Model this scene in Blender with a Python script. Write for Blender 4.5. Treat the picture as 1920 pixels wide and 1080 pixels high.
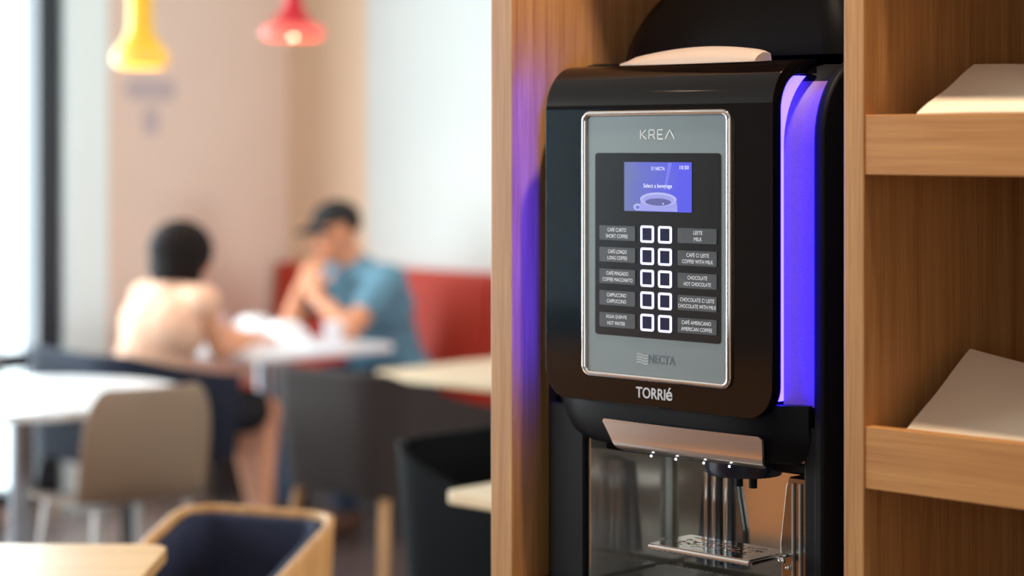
import bpy, bmesh, math, random
from mathutils import Vector, Matrix, Euler
random.seed(7)
PI = math.pi
for o in list(bpy.data.objects):
    bpy.data.objects.remove(o)
scn = bpy.context.scene
COL = scn.collection

# ------------------------------------------------------------------ camera
YAW = math.radians(43.85)
F = 3900.0                      # focal length in pixels of the 1920 frame
CAMZ = 1.5
cam = bpy.data.cameras.new('camera')
cam.sensor_width = 36.0
cam.lens = F / 1920 * 36
cam.shift_y = -(540 - 275) / 1920
cam.clip_start = 0.05
cam.dof.use_dof = True
cam.dof.focus_distance = 2.89
cam.dof.aperture_fstop = 1.9
cam.dof.aperture_blades = 0
co = bpy.data.objects.new('camera', cam)
COL.objects.link(co)
co.location = (0, 0, CAMZ)
co.rotation_euler = (PI / 2, 0, YAW)
scn.camera = co
VW = Vector((-math.sin(YAW), math.cos(YAW), 0))
RT = Vector((math.cos(YAW), math.sin(YAW), 0))

# ------------------------------------------------------------------ view, world, big lights
vs = scn.view_settings
vs.view_transform = 'Standard'
vs.look = 'None'
vs.gamma = 1.0
vs.use_curve_mapping = False
vs.exposure = 0.3

def lin(c):
    r = []
    for v in c[:3]:
        v = v / 255.0
        r.append(v / 12.92 if v <= 0.04045 else ((v + 0.055) / 1.055) ** 2.4)
    return (r[0], r[1], r[2], 1.0)

world = bpy.data.worlds.new('daylight')
scn.world = world
world.use_nodes = True
wn = world.node_tree.nodes
wn['Background'].inputs[0].default_value = (0.86, 0.95, 1.0, 1)
wn['Background'].inputs[1].default_value = 2.6

def area(name, loc, target, sx, sy, power, col, spread=180):
    l = bpy.data.lights.new(name, 'AREA')
    l.shape = 'RECTANGLE'; l.size = sx; l.size_y = sy
    l.energy = power; l.color = col
    l.spread = math.radians(spread)
    o = bpy.data.objects.new(name, l); COL.objects.link(o)
    o.location = loc
    d = Vector(target) - Vector(loc)
    o.rotation_euler = d.to_track_quat('-Z', 'Y').to_euler()
    return o
# daylight entering through the room's windows (left wall, wall behind the camera)
area('daylight_left_window', (-7.42, 2.9, 1.65), (0, 2.9, 1.35), 4.8, 2.6, 350, (0.88, 0.95, 1.0))
area('daylight_back_window', (1.3, -2.42, 1.7), (-1.4, 3, 1.2), 2.4, 2.1, 2.5, (1.0, 0.96, 0.92))
area('far_window_fill', (3.12, 4.6, 1.7), (-6, 5.2, 1.3), 2.0, 2.0, 230, (0.98, 0.97, 0.96))  # unseen right-wall light, added to brighten the pink wall and the people
area('daylight_side_window', (-7.42, -0.7, 1.65), (0, -0.2, 1.3), 2.4, 2.0, 230, (0.88, 0.95, 1.0))

# ------------------------------------------------------------------ materials
MATS = {}
def mat(name, col, rough=0.5, metal=0.0, emit=None, estr=1.0, spec=0.5, coat=0.0, noise=0.0, nscale=8.0, alpha=None, bump=0.0):
    if name in MATS: return MATS[name]
    m = bpy.data.materials.new(name); m.use_nodes = True
    nt = m.node_tree; b = nt.nodes['Principled BSDF']
    c = lin(col)
    b.inputs['Base Color'].default_value = c
    b.inputs['Roughness'].default_value = rough
    b.inputs['Metallic'].default_value = metal
    b.inputs['Specular IOR Level'].default_value = spec
    b.inputs['Coat Weight'].default_value = coat
    b.inputs['Coat Roughness'].default_value = 0.03
    tc = nt.nodes.new('ShaderNodeTexCoord')
    n = nt.nodes.new('ShaderNodeTexNoise'); n.inputs['Scale'].default_value = nscale
    n.inputs['Detail'].default_value = 4
    nt.links.new(tc.outputs['Object'], n.inputs['Vector'])
    if noise > 0:
        mx = nt.nodes.new('ShaderNodeMixRGB'); mx.blend_type = 'MIX'
        mx.inputs[1].default_value = tuple(x * (1 - noise) for x in c[:3]) + (1,)
        mx.inputs[2].default_value = tuple(min(1, x * (1 + noise)) for x in c[:3]) + (1,)
        nt.links.new(n.outputs['Fac'], mx.inputs[0])
        nt.links.new(mx.outputs[0], b.inputs['Base Color'])
    if bump > 0:
        bp = nt.nodes.new('ShaderNodeBump'); bp.inputs['Strength'].default_value = bump
        bp.inputs['Distance'].default_value = 0.002
        nt.links.new(n.outputs['Fac'], bp.inputs['Height'])
        nt.links.new(bp.outputs[0], b.inputs['Normal'])
    if emit is not None:
        b.inputs['Emission Color'].default_value = lin(emit)
        b.inputs['Emission Strength'].default_value = estr
    MATS[name] = m
    return m

def wood(name, c1, c2, axis='Z', scale=1.0, rough=0.45):
    if name in MATS: return MATS[name]
    m = bpy.data.materials.new(name); m.use_nodes = True
    nt = m.node_tree; b = nt.nodes['Principled BSDF']
    tc = nt.nodes.new('ShaderNodeTexCoord'); mp = nt.nodes.new('ShaderNodeMapping')
    s = [26 * scale, 26 * scale, 26 * scale]; s['XYZ'.index(axis)] = 1.1 * scale
    mp.inputs['Scale'].default_value = s
    n = nt.nodes.new('ShaderNodeTexNoise'); n.inputs['Scale'].default_value = 1.6
    n.inputs['Detail'].default_value = 7; n.inputs['Roughness'].default_value = 0.62; n.inputs['Distortion'].default_value = 0.35
    mp2 = nt.nodes.new('ShaderNodeMapping')
    s2 = [210 * scale] * 3; s2['XYZ'.index(axis)] = 5 * scale
    mp2.inputs['Scale'].default_value = s2
    n2 = nt.nodes.new('ShaderNodeTexNoise'); n2.inputs['Scale'].default_value = 1.5; n2.inputs['Detail'].default_value = 3
    nt.links.new(tc.outputs['Object'], mp.inputs[0]); nt.links.new(mp.outputs[0], n.inputs['Vector'])
    nt.links.new(tc.outputs['Object'], mp2.inputs[0]); nt.links.new(mp2.outputs[0], n2.inputs['Vector'])
    ad = nt.nodes.new('ShaderNodeMath'); ad.operation = 'MULTIPLY_ADD'; ad.inputs[1].default_value = 0.45
    nt.links.new(n2.outputs['Fac'], ad.inputs[0])
    ml = nt.nodes.new('ShaderNodeMath'); ml.operation = 'MULTIPLY'; ml.inputs[1].default_value = 0.62
    nt.links.new(n.outputs['Fac'], ml.inputs[0]); nt.links.new(ml.outputs[0], ad.inputs[2])
    r = nt.nodes.new('ShaderNodeValToRGB')
    r.color_ramp.elements[0].position = 0.36; r.color_ramp.elements[0].color = lin(c1)
    r.color_ramp.elements[1].position = 0.68; r.color_ramp.elements[1].color = lin(c2)
    nt.links.new(ad.outputs[0], r.inputs[0]); nt.links.new(r.outputs[0], b.inputs['Base Color'])
    b.inputs['Roughness'].default_value = rough
    bp = nt.nodes.new('ShaderNodeBump'); bp.inputs['Strength'].default_value = 0.12; bp.inputs['Distance'].default_value = 0.001
    nt.links.new(n2.outputs['Fac'], bp.inputs['Height']); nt.links.new(bp.outputs[0], b.inputs['Normal'])
    MATS[name] = m
    return m

OAKV = wood('oak_vertical', (164, 108, 58), (208, 153, 94), 'Z')
OAKH = wood('oak_horizontal', (180, 116, 58), (208, 148, 84), 'X')
OAKT = wood('oak_table', (205, 165, 112), (232, 196, 142), 'X', 0.6, 0.35)
OAKL = wood('oak_light_table', (214, 186, 146), (236, 212, 176), 'X', 0.6, 0.35)
OAKC = wood('chair_wood', (176, 122, 72), (214, 164, 108), 'Z', 0.8)
GLOSS = mat('gloss_black_plastic', (7, 6, 8), 0.09, spec=0.36, coat=0.0)
SATIN = mat('satin_black_plastic', (8, 8, 11), 0.5, spec=.16, noise=0.15, nscale=300)
MATTE = mat('matte_black_plastic', (8, 8, 10), 0.6, spec=.2, noise=0.12, nscale=300)
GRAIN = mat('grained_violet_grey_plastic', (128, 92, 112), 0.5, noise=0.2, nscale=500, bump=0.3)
CHROME = mat('chrome', (232, 230, 230), 0.07, 1.0)
BRUSHED = mat('satin_champagne_metal', (224, 200, 184), 0.42, 0.35)
SILVER = mat('silver_painted_panel', (126, 136, 138), 0.38, 0.25)
STEEL = mat('mirror_steel', (206, 202, 196), 0.10, .72)
STEELB = mat('satin_steel', (206, 196, 184), .16, .8)
STEELD = mat('dull_steel', (170, 168, 166), 0.25, .6)
SCRBLK = mat('touch_panel_black', (18, 18, 21), 0.22)
WHITEINK = mat('white_ink', (236, 236, 240), 0.5, emit=(236, 236, 245), estr=0.25)
GREYINK = mat('grey_ink', (92, 106, 120), 0.5)
PALEINK = mat('pale_ink', (252, 254, 254), 0.6)
LED = mat('violet_led_diffuser', (170, 150, 255), 0.4, emit=(30, 23, 255), estr=36.0)
PAPER = mat('cream_paper', (242, 218, 190), 0.85, noise=0.04, nscale=14, bump=0.15)

# ------------------------------------------------------------------ mesh helpers
def tag(o, label=None, cat=None, group=None, kind=None):
    if label: o['label'] = label
    if cat: o['category'] = cat
    if group: o['group'] = group
    if kind: o['kind'] = kind
    return o
def empty(name, loc, rz=0.0, label=None, cat=None, group=None):
    o = bpy.data.objects.new(name, None); COL.objects.link(o)
    o.location = loc; o.rotation_euler = (0, 0, rz); o.empty_display_size = 0.05
    return tag(o, label, cat, group)
def rootloc(p):
    while p.parent: p = p.parent
    return Vector(p.location)
def obj(name, bm, m, parent=None, world=False, smooth=False, bevel=0.0, seg=2, recalc=True, auto=None):
    """world=True: the mesh was laid out in room coordinates; shift it to its thing's base."""
    if recalc: bmesh.ops.recalc_face_normals(bm, faces=bm.faces)
    if world and parent: bmesh.ops.translate(bm, verts=bm.verts, vec=-rootloc(parent))
    me = bpy.data.meshes.new(name); bm.to_mesh(me); bm.free()
    for mm in (m if isinstance(m, (list, tuple)) else [m]): me.materials.append(mm)
    if smooth:
        for p in me.polygons: p.use_smooth = True
        if auto is not None:
            me.set_sharp_from_angle(angle=math.radians(auto))
    o = bpy.data.objects.new(name, me); COL.objects.link(o)
    if parent: o.parent = parent
    if bevel > 0:
        b = o.modifiers.new('bevel', 'BEVEL'); b.width = bevel; b.segments = seg
        b.limit_method = 'ANGLE'; b.angle_limit = math.radians(38); b.harden_normals = False
    return o
def struct(name, bm, m, **k):
    o = obj(name, bm, m, **k); o['kind'] = 'structure'; return o
def copy_tree(o, parent=None):
    c = o.copy(); COL.objects.link(c); c.parent = parent
    for ch in list(o.children): copy_tree(ch, c)
    return c
def BM(): return bmesh.new()
def box(bm, x0, x1, y0, y1, z0, z1, mi=0):
    v = [bm.verts.new(p) for p in ((x0,y0,z0),(x1,y0,z0),(x1,y1,z0),(x0,y1,z0),(x0,y0,z1),(x1,y0,z1),(x1,y1,z1),(x0,y1,z1))]
    for f in ((0,3,2,1),(4,5,6,7),(0,1,5,4),(1,2,6,5),(2,3,7,6),(3,0,4,7)):
        fc = bm.faces.new([v[i] for i in f]); fc.material_index = mi
    return bm
def prism(bm, pts, y0, y1, axis='Y', mi=0):
    """closed 2-D outline pulled along an axis (Y: pts are x,z; X: pts are y,z; Z: pts are x,y)"""
    def P(a, b, c):
        return {'Y': (a, c, b), 'X': (c, a, b), 'Z': (a, b, c)}[axis]
    A = [bm.verts.new(P(a, b, y0)) for a, b in pts]; B = [bm.verts.new(P(a, b, y1)) for a, b in pts]
    n = len(pts)
    for f in [A[::-1], B] + [[A[i], A[(i+1) % n], B[(i+1) % n], B[i]] for i in range(n)]:
        fc = bm.faces.new(f); fc.material_index = mi
    return bm
def rr(x0, x1, z0, z1, r, n=6):
    pts = []
    for cx, cz, a0 in ((x1-r, z0+r, -PI/2), (x1-r, z1-r, 0), (x0+r, z1-r, PI/2), (x0+r, z0+r, PI)):
        for k in range(n+1):
            a = a0 + k * PI/2 / n
            pts.append((cx + r*math.cos(a), cz + r*math.sin(a)))
    return pts
def lathe(bm, prof, cx=0, cy=0, n=40, cap=True):
    rings = []
    for r, z in prof:
        rings.append([bm.verts.new((cx + r*math.cos(2*PI*k/n), cy + r*math.sin(2*PI*k/n), z)) for k in range(n)])
    for a, b in zip(rings, rings[1:]):
        for k in range(n): bm.faces.new((a[k], a[(k+1) % n], b[(k+1) % n], b[k]))
    if cap:
        bm.faces.new(rings[0][::-1]); bm.faces.new(rings[-1])
    return bm
def tube(bm, pts, r, n=10, closed=False, cap=True):
    pts = [Vector(p) for p in pts]; N = len(pts); rings = []
    rs = r if isinstance(r, (list, tuple)) else [r]*N
    up = None
    for i in range(N):
        if closed: d = pts[(i+1) % N] - pts[i-1]
        else: d = pts[min(i+1, N-1)] - pts[max(i-1, 0)]
        d.normalize()
        if up is None:
            up = d.cross(Vector((0.13, 0.2, 0.97))); 
            if up.length < .1: up = d.cross(Vector((1, 0, 0)))
            up.normalize()
        up = (up - d*up.dot(d)).normalized()
        s = d.cross(up)
        rings.append([bm.verts.new(pts[i] + rs[i]*(math.cos(2*PI*k/n)*up + math.sin(2*PI*k/n)*s)) for k in range(n)])
    M = N if closed else N-1
    for i in range(M):
        a, b = rings[i], rings[(i+1) % N]
        for k in range(n): bm.faces.new((a[k], a[(k+1) % n], b[(k+1) % n], b[k]))
    if cap and not closed:
        bm.faces.new(rings[0][::-1]); bm.faces.new(rings[-1])
    return bm
def ball(bm, c, r, n=16, rot=None):
    r = r if isinstance(r, (tuple, list)) else (r, r, r)
    m = Matrix.Translation(Vector(c)) @ (rot.to_4x4() if rot else Matrix.Identity(4)) @ Matrix.Diagonal((r[0], r[1], r[2], 1))
    bmesh.ops.create_uvsphere(bm, u_segments=n*2, v_segments=n, radius=1, matrix=m)
    return bm
def limb(bm, a, b, ra, rb, n=14):
    a, b = Vector(a), Vector(b)
    d = b - a; L = d.length
    if L < 1e-5: return bm
    d.normalize(); pts = [a - d*ra*.96, a - d*ra*.8, a - d*ra*.4, a]; rs = [ra*.18, ra*.6, ra*.92, ra]
    for k in (1, 2, 3): pts.append(a + d*L*k/4); rs.append(ra + (rb-ra)*k/4)
    pts += [b, b + d*rb*.4, b + d*rb*.8, b + d*rb*.96]; rs += [rb, rb*.92, rb*.6, rb*.18]
    return tube(bm, pts, rs, n)

TXT = []
def text_bm(bm, s, x0, x1, z0, z1, y, ext=0.0, bold=0.0, align_fit=True):
    """lettering as real geometry, fitted to the box x0..x1, z0..z1 in the plane y (faces -y)"""
    cu = bpy.data.curves.new('t', 'FONT'); cu.body = s; cu.align_x = 'CENTER'
    cu.size = 1; cu.offset = bold; cu.extrude = 0.0; cu.resolution_u = 3; cu.space_line = 1.0
    o = bpy.data.objects.new('t', cu); COL.objects.link(o)
    dg = bpy.context.evaluated_depsgraph_get(); dg.update()
    me = bpy.data.meshes.new_from_object(o.evaluated_get(dg))
    xs = [v.co.x for v in me.vertices]; ys = [v.co.y for v in me.vertices]
    ax, bx, ay, by = min(xs), max(xs), min(ys), max(ys)
    vv = []
    for v in me.vertices:
        vv.append((x0 + (v.co.x-ax)/(bx-ax)*(x1-x0), z0 + (v.co.y-ay)/(by-ay)*(z1-z0)))
    V0 = [bm.verts.new((a, y-ext, b)) for a, b in vv]
    fs = []
    for p in me.polygons:
        try: fs.append(bm.faces.new([V0[i] for i in p.vertices]))
        except ValueError: pass
    if ext > 0:
        r = bmesh.ops.extrude_face_region(bm, geom=fs)
        bmesh.ops.translate(bm, verts=[g for g in r['geom'] if isinstance(g, bmesh.types.BMVert)], vec=(0, ext*1.0, 0))
    bpy.data.objects.remove(o); bpy.data.meshes.remove(me); bpy.data.curves.remove(cu)
    return bm

# pixel on the photograph -> point of the room on the vertical plane y=Y (both used as plain coordinates)
def at(px, py, Y):
    l = (px - 960) / F
    d = VW + RT*l
    t = Y / d.y
    return (d.x*t, Y, CAMZ - (py - 275)/F*t)
def gl(l, t, h=0.0):            # l metres right of the sight axis, t metres ahead, height h
    p = VW*t + RT*l
    return Vector((p.x, p.y, h))

# ================================================================== ROOM
XL, YB, XR, YF, H = -7.27, 6.10, 3.0, -2.3, 3.0
PINK = mat('pinkish_wall_paint', (228, 204, 190), 0.8, noise=0.03, nscale=3)
TAN = mat('tan_wall_paint', (230, 200, 172), 0.8, noise=0.03, nscale=3)
WHITEW = mat('white_wall_paint', (212, 217, 216), 0.8, noise=0.02, nscale=3)
CEIL = mat('ceiling_paint', (222, 214, 204), 0.9)
DARKF = mat('dark_window_frame', (38, 42, 50), 0.4)
# floor: dark grey-brown planks, polished
def floor_mat():
    m = bpy.data.materials.new('polished_plank_floor'); m.use_nodes = True
    nt = m.node_tree; b = nt.nodes['Principled BSDF']
    tc = nt.nodes.new('ShaderNodeTexCoord')
    br = nt.nodes.new('ShaderNodeTexBrick'); br.inputs['Scale'].default_value = 1.0
    br.inputs['Brick Width'].default_value = 1.2; br.inputs['Row Height'].default_value = 0.16
    br.inputs['Mortar Size'].default_value = 0.004
    br.inputs['Color1'].default_value = lin((112, 96, 92)); br.inputs['Color2'].default_value = lin((84, 72, 70)); br.inputs['Mortar'].default_value = lin((40, 34, 32))
    mp = nt.nodes.new('ShaderNodeMapping'); mp.inputs['Rotation'].default_value = (0, 0, PI/2)
    nt.links.new(tc.outputs['Object'], mp.inputs[0]); nt.links.new(mp.outputs[0], br.inputs['Vector'])
    nt.links.new(br.outputs[0], b.inputs['Base Color'])
    b.inputs['Roughness'].default_value = 0.22
    return m
struct('floor', box(BM(), XL-.2, XR+.2, YF-.2, YB+.2, -0.1, 0), floor_mat())
struct('ceiling', box(BM(), XL-.2, XR+.2, YF-.2, YB+.2, H, H+.1), CEIL)
# left wall with two window openings: y -2.0..0.6 and 1.0..4.88
def wall_x(bm, x0, x1, ya, yb, openings, z0, z1):
    y = ya
    for a, b in openings:
        box(bm, x0, x1, y, a, 0, H); box(bm, x0, x1, a, b, 0, z0); box(bm, x0, x1, a, b, z1, H); y = b
    box(bm, x0, x1, y, yb, 0, H)
    return bm
struct('wall_left', wall_x(BM(), XL-.15, XL, YF-.15, YB, [(-2.0, 0.6), (1.0, 4.88)], .05, 2.65), PINK)
b = BM(); box(b, XL, -6.74, YB, YB+.15, 0, H, 0); box(b, -6.74, XR+.15, YB, YB+.15, 0, H, 1)
struct('wall_back', b, [TAN, WHITEW])
struct('wall_right', wall_x(BM(), XR, XR+.15, YF-.15, YB, [(3.6, 5.6)], .62, 2.75), mat('warm_wall_paint', (196, 160, 128), 0.8))
b = BM(); box(b, XL, -7.1, YF-.15, YF, 0, H); box(b, -7.1, -5.93, YF-.15, YF, 0, .3); box(b, -7.1, -5.93, YF-.15, YF, 2.6, H); box(b, -5.93, .1, YF-.15, YF, 0, H); box(b, 2.5, XR, YF-.15, YF, 0, H); box(b, .1, 2.5, YF-.15, YF, 0, .6); box(b, .1, 2.5, YF-.15, YF, 2.75, H)
struct('wall_front', b, mat('brown_wall_paint', (96, 74, 62), 0.8))
# window frames (dark) with panes
def glass_mat():
    m = bpy.data.materials.new('window_glass'); m.use_nodes = True
    nt = m.node_tree
    for n in list(nt.nodes): nt.nodes.remove(n)
    out = nt.nodes.new('ShaderNodeOutputMaterial'); mix = nt.nodes.new('ShaderNodeMixShader')
    tr = nt.nodes.new('ShaderNodeBsdfTransparent'); gl_ = nt.nodes.new('ShaderNodeBsdfGlossy'); gl_.inputs['Roughness'].default_value = 0.02
    tr.inputs[0].default_value = (.95, .98, .98, 1)
    mix.inputs[0].default_value = 0.06
    nt.links.new(tr.outputs[0], mix.inputs[1]); nt.links.new(gl_.outputs[0], mix.inputs[2]); nt.links.new(mix.outputs[0], out.inputs[0])
    return m
GLASS = glass_mat()
def window_left(n, ya, yb, z0, z1, mull):
    b = BM(); X0, X1, w = XL-.10, XL+.012, .06
    box(b, X0, X1, ya, ya+w, z0, z1); box(b, X0, X1, yb-.11, yb, z0, z1)
    box(b, X0, X1, ya, yb, z0, z0+w); box(b, X0, X1, ya, yb, z1-w, z1)
    for y in mull: box(b, X0, X1, y-.03, y+.03, z0, z1)
    if z0 < .3: box(b, X0, X1, ya, yb, .60, .67)
    f = struct('window_%d' % n, b, DARKF)
    g = obj('pane', box(BM(), XL-.06, XL-.054, ya+.02, yb-.02, z0+.02, z1-.02), GLASS, f)
    return f
window_left(1, 1.0, 4.88, .05, 2.65, (2.3, 3.55))
window_left(2, -2.0, 0.6, .05, 2.65, (-.7,))
b = BM(); y0, y1 = YF-.10, YF+.01
for x in (.1, 1.27, 2.44): box(b, x, x+.06, y0, y1, .6, 2.75)
box(b, .1, 2.5, y0, y1, .6, .66); box(b, .1, 2.5, y0, y1, 2.69, 2.75)
f = struct('window_3', b, DARKF)
obj('pane', box(BM(), .12, 2.48, YF-.06, YF-.054, .62, 2.73), GLASS, f)
b = BM(); box(b, XR-.01, XR+.1, 3.6, 3.66, .62, 2.75); box(b, XR-.01, XR+.1, 5.54, 5.6, .62, 2.75); box(b, XR-.01, XR+.1, 3.6, 5.6, .62, .68); box(b, XR-.01, XR+.1, 3.6, 5.6, 2.69, 2.75)
f = struct('window_4', b, DARKF)  # unseen window in the right wall, added to light the far side
obj('pane', box(BM(), XR+.05, XR+.056, 3.62, 5.58, .64, 2.73), GLASS, f)
def tinted_mat():
    m = GLASS.copy(); m.name = 'tinted_window_glass'
    for n in m.node_tree.nodes:
        if n.type == 'BSDF_TRANSPARENT': n.inputs[0].default_value = (.16, .30, .36, 1)
    return m
b = BM(); box(b, -7.1, -7.04, y0, y1, .3, 2.6); box(b, -5.99, -5.93, y0, y1, .3, 2.6); box(b, -7.1, -5.93, y0, y1, .3, .36); box(b, -7.1, -5.93, y0, y1, 2.54, 2.6)
f = struct('window_5', b, DARKF)  # unseen window, added for a bluish reflection in the machine's door
obj('pane', box(BM(), -7.08, -5.95, YF-.06, YF-.054, .32, 2.58), tinted_mat(), f)
# pale painted pier beside the window
struct('trim_1', box(BM(), XL, XL+.05, 4.885, 5.085, 0, H), mat('pale_trim_paint', (232, 244, 246), 0.7))
struct('baseboard_left', box(BM(), XL, XL+.014, 5.09, YB, 0, .08), mat('baseboard_paint', (196, 180, 168), .6))
# faint purple-grey lettering on the left wall
b = BM(); X = XL + .002
def wall_mark(name, y0, y1, z0, z1, label):
    o = obj(name, prism(BM(), rr(y0, y1, z0, z1, min(y1-y0, z1-z0)*.45), XL+.0005, XL+.006, axis='X'), mat('lavender_grey_decal', (192, 176, 180), .8))
    tag(o, label, 'wall decoration')
wall_mark('wall_decal', 5.21, 5.47, 1.70, 1.79, 'wide faint lavender-grey mark on the pink wall under the yellow lamp, upper one')
wall_mark('wall_decal', 5.30, 5.38, 1.55, 1.67, 'small upright lavender-grey mark on the pink wall below the wide mark')

# ================================================================== OAK SHELVING UNIT
YC = 2.25; XPL0, XPL1 = -2.206, -2.161; XD0, XD1 = -1.563, -1.532
unit = empty('shelving_unit', (-1.2, YC, 0), label='oak shelving unit holding the black coffee machine in a niche and paper on shelves', cat='shelf unit')
obj('side_panel', box(BM(), XPL0, XPL1, YC, 2.90, 0, 2.75), OAKV, unit, world=True, bevel=.0015)
obj('divider_panel', box(BM(), XD0, XD1, YC, 2.88, 0, 2.72), OAKV, unit, world=True, bevel=.0015)
obj('side_panel', box(BM(), -.55, -.51, YC, 2.90, 0, 2.75), OAKV, unit, world=True, bevel=.0015)
obj('back_panel', box(BM(), XPL1, -.55, 2.88, 2.90, 0, 2.72), mat('back_panel_shade_brown', (44, 24, 14), .6), unit, world=True)  # deep shade inside the bins, put into the panel's dark colour
obj('top_panel', box(BM(), XPL1, -.55, YC, 2.88, 2.72, 2.75), OAKH, unit, world=True)
obj('niche_top_board', box(BM(), XPL1, XD0, YC+.03, 2.88, 2.15, 2.18), OAKH, unit, world=True)
obj('counter_board', box(BM(), XPL1, XD0, YC-.0, 2.88, .81, .84), OAKH, unit, world=True, bevel=.001)
def shelf(z0, z1):
    obj('shelf_lip', box(BM(), XD1, -.55, YC+.002, YC+.022, z0, z1), OAKH, unit, world=True, bevel=.0012)
    obj('shelf_board', box(BM(), XD1, -.55, YC+.022, 2.88, z0, z0+.018), OAKH, unit, world=True)
shelf(1.4636, 1.541)
shelf(1.0588, 1.139)
shelf(.655, .735)
shelf(1.87, 1.948)

# paper stacks: many thin sheets whose back ends ride up, front edges low behind the lip
def paper_stack(x0, x1, y0, y1, z0, front, back, yaw, label, notch, curl):
    t = empty('paper_stack', (x0, y0, z0), label=label, cat='paper', group=None)
    N = 16
    def sheet(bm, k, dx=0, dy=0, lift=0):
        w = x1-x0; d = y1-y0; nx, ny = 10, 10; T = .0016
        zf = (front)*(k/N); zb = back*(k/N)
        g = []
        for j in range(ny+1):
            row = []
            for i in range(nx+1):
                u, v = i/nx, j/ny
                x = u*w + dx; y = v*d + dy
                z = zf + (zb-zf)*v + .0016*math.sin(5.3*u+1.1)*v*k/N + .0012*math.sin(9*v+4*u)*k/N + lift + curl*(u-.3)**2*v - notch*u*v*k/N
                row.append((x*math.cos(yaw) - y*math.sin(yaw)*.0, y + x*math.sin(yaw), z))
            g.append(row)
        V = [[bm.verts.new(p) for p in r] for r in g]; W = [[bm.verts.new((p[0], p[1], p[2]+T)) for p in r] for r in g]
        for j in range(ny):
            for i in range(nx):
                bm.faces.new((V[j][i], V[j+1][i], V[j+1][i+1], V[j][i+1])); bm.faces.new((W[j][i], W[j][i+1], W[j+1][i+1], W[j+1][i]))
        for i in range(nx):
            bm.faces.new((V[0][i], V[0][i+1], W[0][i+1], W[0][i])); bm.faces.new((V[ny][i], W[ny][i], W[ny][i+1], V[ny][i+1]))
        for j in range(ny):
            bm.faces.new((V[j][0], W[j][0], W[j+1][0], V[j+1][0])); bm.faces.new((V[j][nx], V[j+1][nx], W[j+1][nx], W[j][nx]))
    bm = BM()
    rnd = random.Random(3)
    for k in range(N): sheet(bm, k+.3, rnd.uniform(-.001, .002), rnd.uniform(-.001, .002))
    obj('sheet_pile', bm, PAPER, t, smooth=True, auto=30)
    bm = BM(); sheet(bm, N, -.006, .004, .002)
    obj('top_sheet', bm, PAPER, t, smooth=True, auto=30)
    return t
paper_stack(-1.492, -1.20, 2.276, 2.447, 1.0775, .042, .142, -.03, 'pile of cream paper sheets curling up behind the lip of the lower shelf', .03, .03)
paper_stack(-1.466, -1.20, 2.276, 2.415, 1.483, .056, .121, .0, 'pile of cream paper sheets lying behind the lip of the upper shelf', .0, .0)

# ================================================================== COFFEE MACHINE
CX = -1.8805
YD = 2.244
M = empty('coffee_machine', (CX, 2.4, .84), label='black table-top coffee machine glowing violet at its sides, standing in the oak niche', cat='coffee machine')
def mobj(name, bm, m, parent=M, **k): return obj(name, bm, m, parent, world=True, **k)
# vertical profile of the door front (y,z), curving back at the top
def arcprof(y0, z0, zk, ry, rz, yend, zend, n=12, steps=6):
    P = [(y0, z0 + (zk-z0)*i/steps) for i in range(steps)]
    for k in range(n+1):
        a = k/n * math.radians(84)
        P.append((y0 + ry*(1-math.cos(a)), zk + rz*math.sin(a)))
    P.append((yend, zend))
    return P
def shellmesh(prof, hw, rb, thick, cx=CX, nz_corner=10):
    """sheet following prof, half width hw with rounded lower corners rb, pulled to a thickness inwards"""
    bm = BM()
    pts = []
    z0 = prof[0][1]
    # refine the start for the corner
    P = [(prof[0][0], z0 + rb*(1-math.cos(PI/2*k/nz_corner))) for k in range(nz_corner+1)] + [p for p in prof[1:] if p[1] > z0+rb+.002]
    rows = []
    for i, (y, z) in enumerate(P):
        a, c = P[max(i-1, 0)], P[min(i+1, len(P)-1)]
        ty, tz = c[0]-a[0], c[1]-a[1]; L = math.hypot(ty, tz); ny, nz = tz/L, -ty/L     # inward normal (towards +y, -z)
        if i <= nz_corner: w = hw - rb + rb*math.sin(PI/2*i/nz_corner)
        else: w = hw
        xs = [-w, -w*.6, -w*.2, w*.2, w*.6, w]
        rows.append(([bm.verts.new((cx+x, y, z)) for x in xs], [bm.verts.new((cx+x, y+ny*thick, z+nz*thick)) for x in xs]))
    n = len(xs)
    for (A, A2), (B, B2) in zip(rows, rows[1:]):
        for i in range(n-1):
            bm.faces.new((A[i], A[i+1], B[i+1], B[i])); bm.faces.new((A2[i], B2[i], B2[i+1], A2[i+1]))
        bm.faces.new((A[0], B[0], B2[0], A2[0])); bm.faces.new((A[-1], A2[-1], B2[-1], B[-1]))
    for A, A2 in (rows[0], rows[-1]):
        for i in range(n-1): bm.faces.new((A[i], A2[i], A2[i+1], A[i+1]))
    return bm
DP = arcprof(YD, 1.133, 1.548, .062, .0705, 2.345, 1.6205)
door = mobj('door', shellmesh(DP, .2065, .044, .020), GLOSS, smooth=True, bevel=.005, seg=3, auto=40)
# body housing: sides, top, back
BXL, BXR = -2.127, -1.634
prof = [(2.328, 1.05)] + [(2.328, 1.40)]
for k in range(11):
    a = k/10*PI/2; prof.append((2.328 + .112*(1-math.cos(a)), 1.488 + .112*math.sin(a)))
hous = [(y, min(z, 1.615)) for y, z in prof] + [(2.80, 1.616), (2.80, 1.05)]
mobj('housing', prism(BM(), hous, BXL+.012, BXR-.012, axis='X'), SATIN, smooth=True, auto=35, bevel=.003)
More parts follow.
